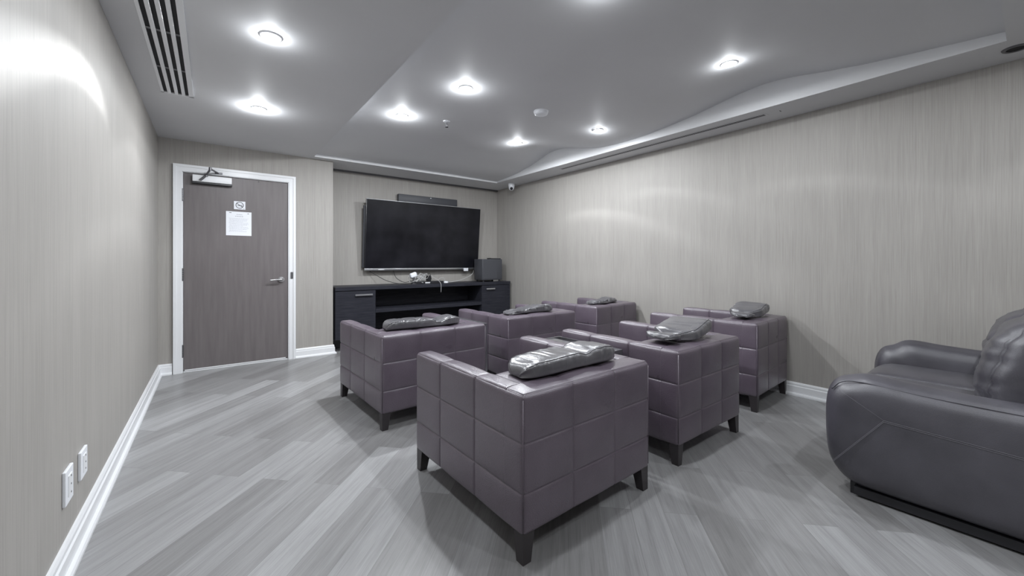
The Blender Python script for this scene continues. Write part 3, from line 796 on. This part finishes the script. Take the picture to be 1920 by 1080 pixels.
pillow(3, 0.48, 0.17, 0.062, 0.45, 0.19, R(2), 12.0, 1.6, 'dark crumpled leather pillow on the far right corner armchair', lambda u: 0.85 + 0.25 * u)
fold_w = lambda u: 1.0 - 0.62 * dip(-0.42, 0.16)(u) - 0.25 * sm((-0.4 - u) / 0.3)
fold_h = lambda u: 0.95 - 0.45 * dip(-0.42, 0.14)(u) - 0.45 * sm((-0.45 - u) / 0.2) + 0.25 * sm((u + 0.2) / 0.9)
pillow(4, 0.57, 0.30, 0.080, 0.45, 0.215, R(8), 16.0, 0.5, 'folded pinched leather pillow on the middle armchair of the near row', fold_h, fold_w, lambda u: 0.028 * sm((u + 0.3) / 1.1) + 0.03 * sm((-0.45 - u) / 0.4))
pillow(5, 0.50, 0.26, 0.078, 0.50, 0.20, R(8), 21.0, 0.7, 'dark folded leather pillow on the right wall armchair nearest the sofa', fold_h, fold_w, lambda u: 0.024 * sm((u + 0.3) / 1.1) + 0.02 * sm((-0.45 - u) / 0.4))

# narrow glass topped tables between the armchairs
def side_table(x0, y0, rz, w, d, h, label):
    t = empty('side_table', (x0, y0, 0), rz, label, 'side table', 'narrow metal tables between the armchairs')
    bm = bmesh.new(); fr = 0.014
    for a in ((0, w, 0, fr), (0, w, d - fr, d), (0, fr, fr, d - fr), (w - fr, w, fr, d - fr)): box(bm, a[0], a[1], a[2], a[3], h - 0.028, h)
    link('top_frame', bm, 'tblframe', t)
    if w < 0.15:
        bm = bmesh.new(); box(bm, fr, w - fr, fr, d - fr, h - 0.014, h - 0.003); link('table_top', bm, 'tblframe', t)
    else:
      bm = bmesh.new(); box(bm, fr, w - 0.075, fr, d - fr, h - 0.014, h - 0.004); box(bm, w - 0.075, w - fr, fr, d * 0.4, h - 0.014, h - 0.004); link('table_top', bm, 'tblframe', t)
      bm = bmesh.new(); box(bm, w - 0.074, w - fr, d * 0.4, d - fr, h - 0.04, h - 0.03); link('glass_inset', bm, 'glass', t)
    for a, b in ((0, 0), (w - 0.022, 0), (0, d - 0.022), (w - 0.022, d - 0.022)):
        bm = bmesh.new(); box(bm, a, a + 0.022, b, b + 0.022, 0, h - 0.028); link('leg', bm, 'tblframe', t)
side_table(1.885, 1.64, R(0.5), 0.262, 0.59, 0.628, 'narrow metal framed side table between the two near row armchairs on the left')
side_table(1.872, 2.96, R(1.0), 0.085, 0.62, 0.655, 'very slim metal side table between the two far row armchairs on the left')

# ------------------------------------------------------------------ black sofa
SW, SD = 1.45, 0.95
so = empty('sofa', (2.595, 0.69, 0), R(1.5), 'black leather sofa with wide padded arms at the right edge of the room', 'sofa')
def arm_mesh(x0, x1, zt=0.60):
    """arm extruded across x: rounded front, gently dipping top, tucked-under bottom"""
    pr = []
    pts = [(-SD, 0.05), (-0.5, 0.05), (-0.2, 0.05), (-0.12, 0.056), (-0.065, 0.083), (-0.028, 0.13), (-0.008, 0.18), (0.0, 0.24), (0.004, 0.34), (0.002, 0.44), (-0.012, 0.515), (-0.045, 0.57), (-0.10, 0.597), (-0.18, zt), (-0.35, zt - 0.012), (-0.6, zt - 0.02), (-SD, zt - 0.01)]
    P = catmull([(0, a, b) for a, b in pts], 5); cen = Vector((0, -0.45, 0.33))
    bm = bmesh.new(); wid = x1 - x0; prof = []
    for t, ins, in ((0.0, 0.06), (0.012, 0.035), (0.03, 0.017), (0.05, 0.006), (0.075, 0.0)):
        prof.append((x0 + t, ins))
    prof += [(x0 + wid * k, 0.0 - 0.008 * math.sin(PI * k)) for k in (0.45, 0.5, 0.55)]
    prof += [(x1 - t, i) for t, i in ((0.075, 0.0), (0.05, 0.006), (0.03, 0.017), (0.012, 0.035), (0.0, 0.06))]
    rings = []
    for x, ins in prof:
        ring = []
        for k, p in enumerate(P):
            dv = Vector((0, cen.y - p.y, cen.z - p.z))
            q = p + Vector((0, 0, 0)); 
            sc = ins
            q.y += sc * max(-1, min(1, dv.y * 2.4)); q.z += sc * max(-1, min(1, dv.z * 3.2))
            ring.append(bm.verts.new((x, q.y, q.z)))
        rings.append(ring)
    n = len(P)
    for a, b in zip(rings, rings[1:]):
        for k in range(n): bm.faces.new([a[k], a[(k + 1) % n], b[(k + 1) % n], b[k]])
    for ring, s in ((rings[0], -1), (rings[-1], 1)):
        # bulged outer panel built of shrinking loops
        prev = ring
        for f, o in ((0.93, 0.004), (0.8, 0.009), (0.5, 0.012), (0.2, 0.013)):
            cur = [bm.verts.new((v.co.x * 0 + (x0 if s < 0 else x1) + s * o, cen.y + (v.co.y - cen.y) * f, cen.z + (v.co.z - cen.z) * f)) for v in ring]
            for k in range(n): bm.faces.new([prev[k], prev[(k + 1) % n], cur[(k + 1) % n], cur[k]])
            prev = cur
        bm.faces.new(prev)
    return bm
am = link('arm', arm_mesh(0.0, 0.22, 0.615), 'sofa', so, smooth=True)
# pale stitched seams on the outer panel
bm = bmesh.new(); xs = -0.0145
for o in (0.0, 0.007):
    tube(bm, [(xs, -0.045 , 0.17 - o), (xs - 0.0005, -0.24, 0.435 - o)], 0.0008, 6, False)
    tube(bm, [(xs - 0.0005, -0.24, 0.435 - o), (xs, -0.90, 0.40 - o)], 0.0008, 6, False)
tube(bm, [(xs + 0.001, -0.07, 0.54), (xs - 0.0005, -0.24, 0.435)], 0.0006, 6, False)
link('stitching', bm, 'thread', am)
bm = bmesh.new(); tube(bm, [(0.028, -0.03, 0.53), (0.024, -0.075, 0.578), (0.022, -0.16, 0.592), (0.022, -0.4, 0.578), (0.022, -0.9, 0.572)], 0.0035, 8); link('piping', bm, 'sofa', am, smooth=True)
link('arm', arm_mesh(SW - 0.2, SW, 0.64), 'sofa', so, smooth=True)
def seat_warp(q):
    q.z += 0.02 * math.cos((q.x - SW / 2) * 2.2) - 0.05 * max(0, (q.y + 0.12) / 0.12) ** 2 * (1 if q.y > -0.12 else 0)
    return q
for x0, x1 in ((0.222, SW / 2 - 0.002), (SW / 2 + 0.002, SW - 0.202)):
    link('seat_cushion', tuft_box(x0, x1, -0.66, -0.0, 0.31, 0.475, 0.055, {}, step=0.035, puff=0.022, warp=seat_warp), 'sofa', so, smooth=True)
link('seat_base', tuft_box(0.21, SW - 0.19, -SD + 0.02, -0.03, 0.06, 0.31, 0.02, {}, step=0.08, puff=0.004), 'sofa', so, smooth=True)
def back_warp(q):
    t = (q.z - 0.4) / 0.55
    q.y -= 0.10 * max(0, t) ** 2 - 0.02 * math.sin(PI * min(max(t, 0), 1))
    q.y += 0.006 * noise.noise(Vector((q.x * 9, q.z * 14, 2.0))); return q
link('back_frame', tuft_box(0.05, SW - 0.05, -SD, -0.80, 0.09, 0.86, 0.05, {}, step=0.05, puff=0.004), 'sofa', so, smooth=True)
def pil_warp(q):
    q = back_warp(q)
    r = noise.noise(Vector((q.x * 2.5 + q.z * 3, q.z * 20, 7.0))) * 0.5 + noise.noise(Vector((q.x * 5, q.z * 38, 3.0))) * 0.28
    q.y += 0.034 * r; q.x += 0.008 * r
    return q
for x0, x1 in ((0.20, SW / 2 - 0.002), (SW / 2 + 0.002, SW - 0.18)):
    link('back_cushion', tuft_box(x0, x1, -0.80, -0.54, 0.45, 0.955, 0.10, {}, step=0.02, puff=0.03, warp=pil_warp), M['sofasoft'] if 'sofasoft' in M else 'sofa', so, smooth=True)
for x, y in ((0.06, -0.1), (SW - 0.12, -0.1), (0.06, -SD + 0.08), (SW - 0.12, -SD + 0.08)):
    bm = bmesh.new(); box(bm, x, x + 0.06, y - 0.06, y, 0, 0.06); link('foot', bm, 'black', so)
bm = bmesh.new(); box(bm, 0.03, SW - 0.03, -SD + 0.05, -0.12, 0.012, 0.052); link('under_frame', bm, 'black', so)
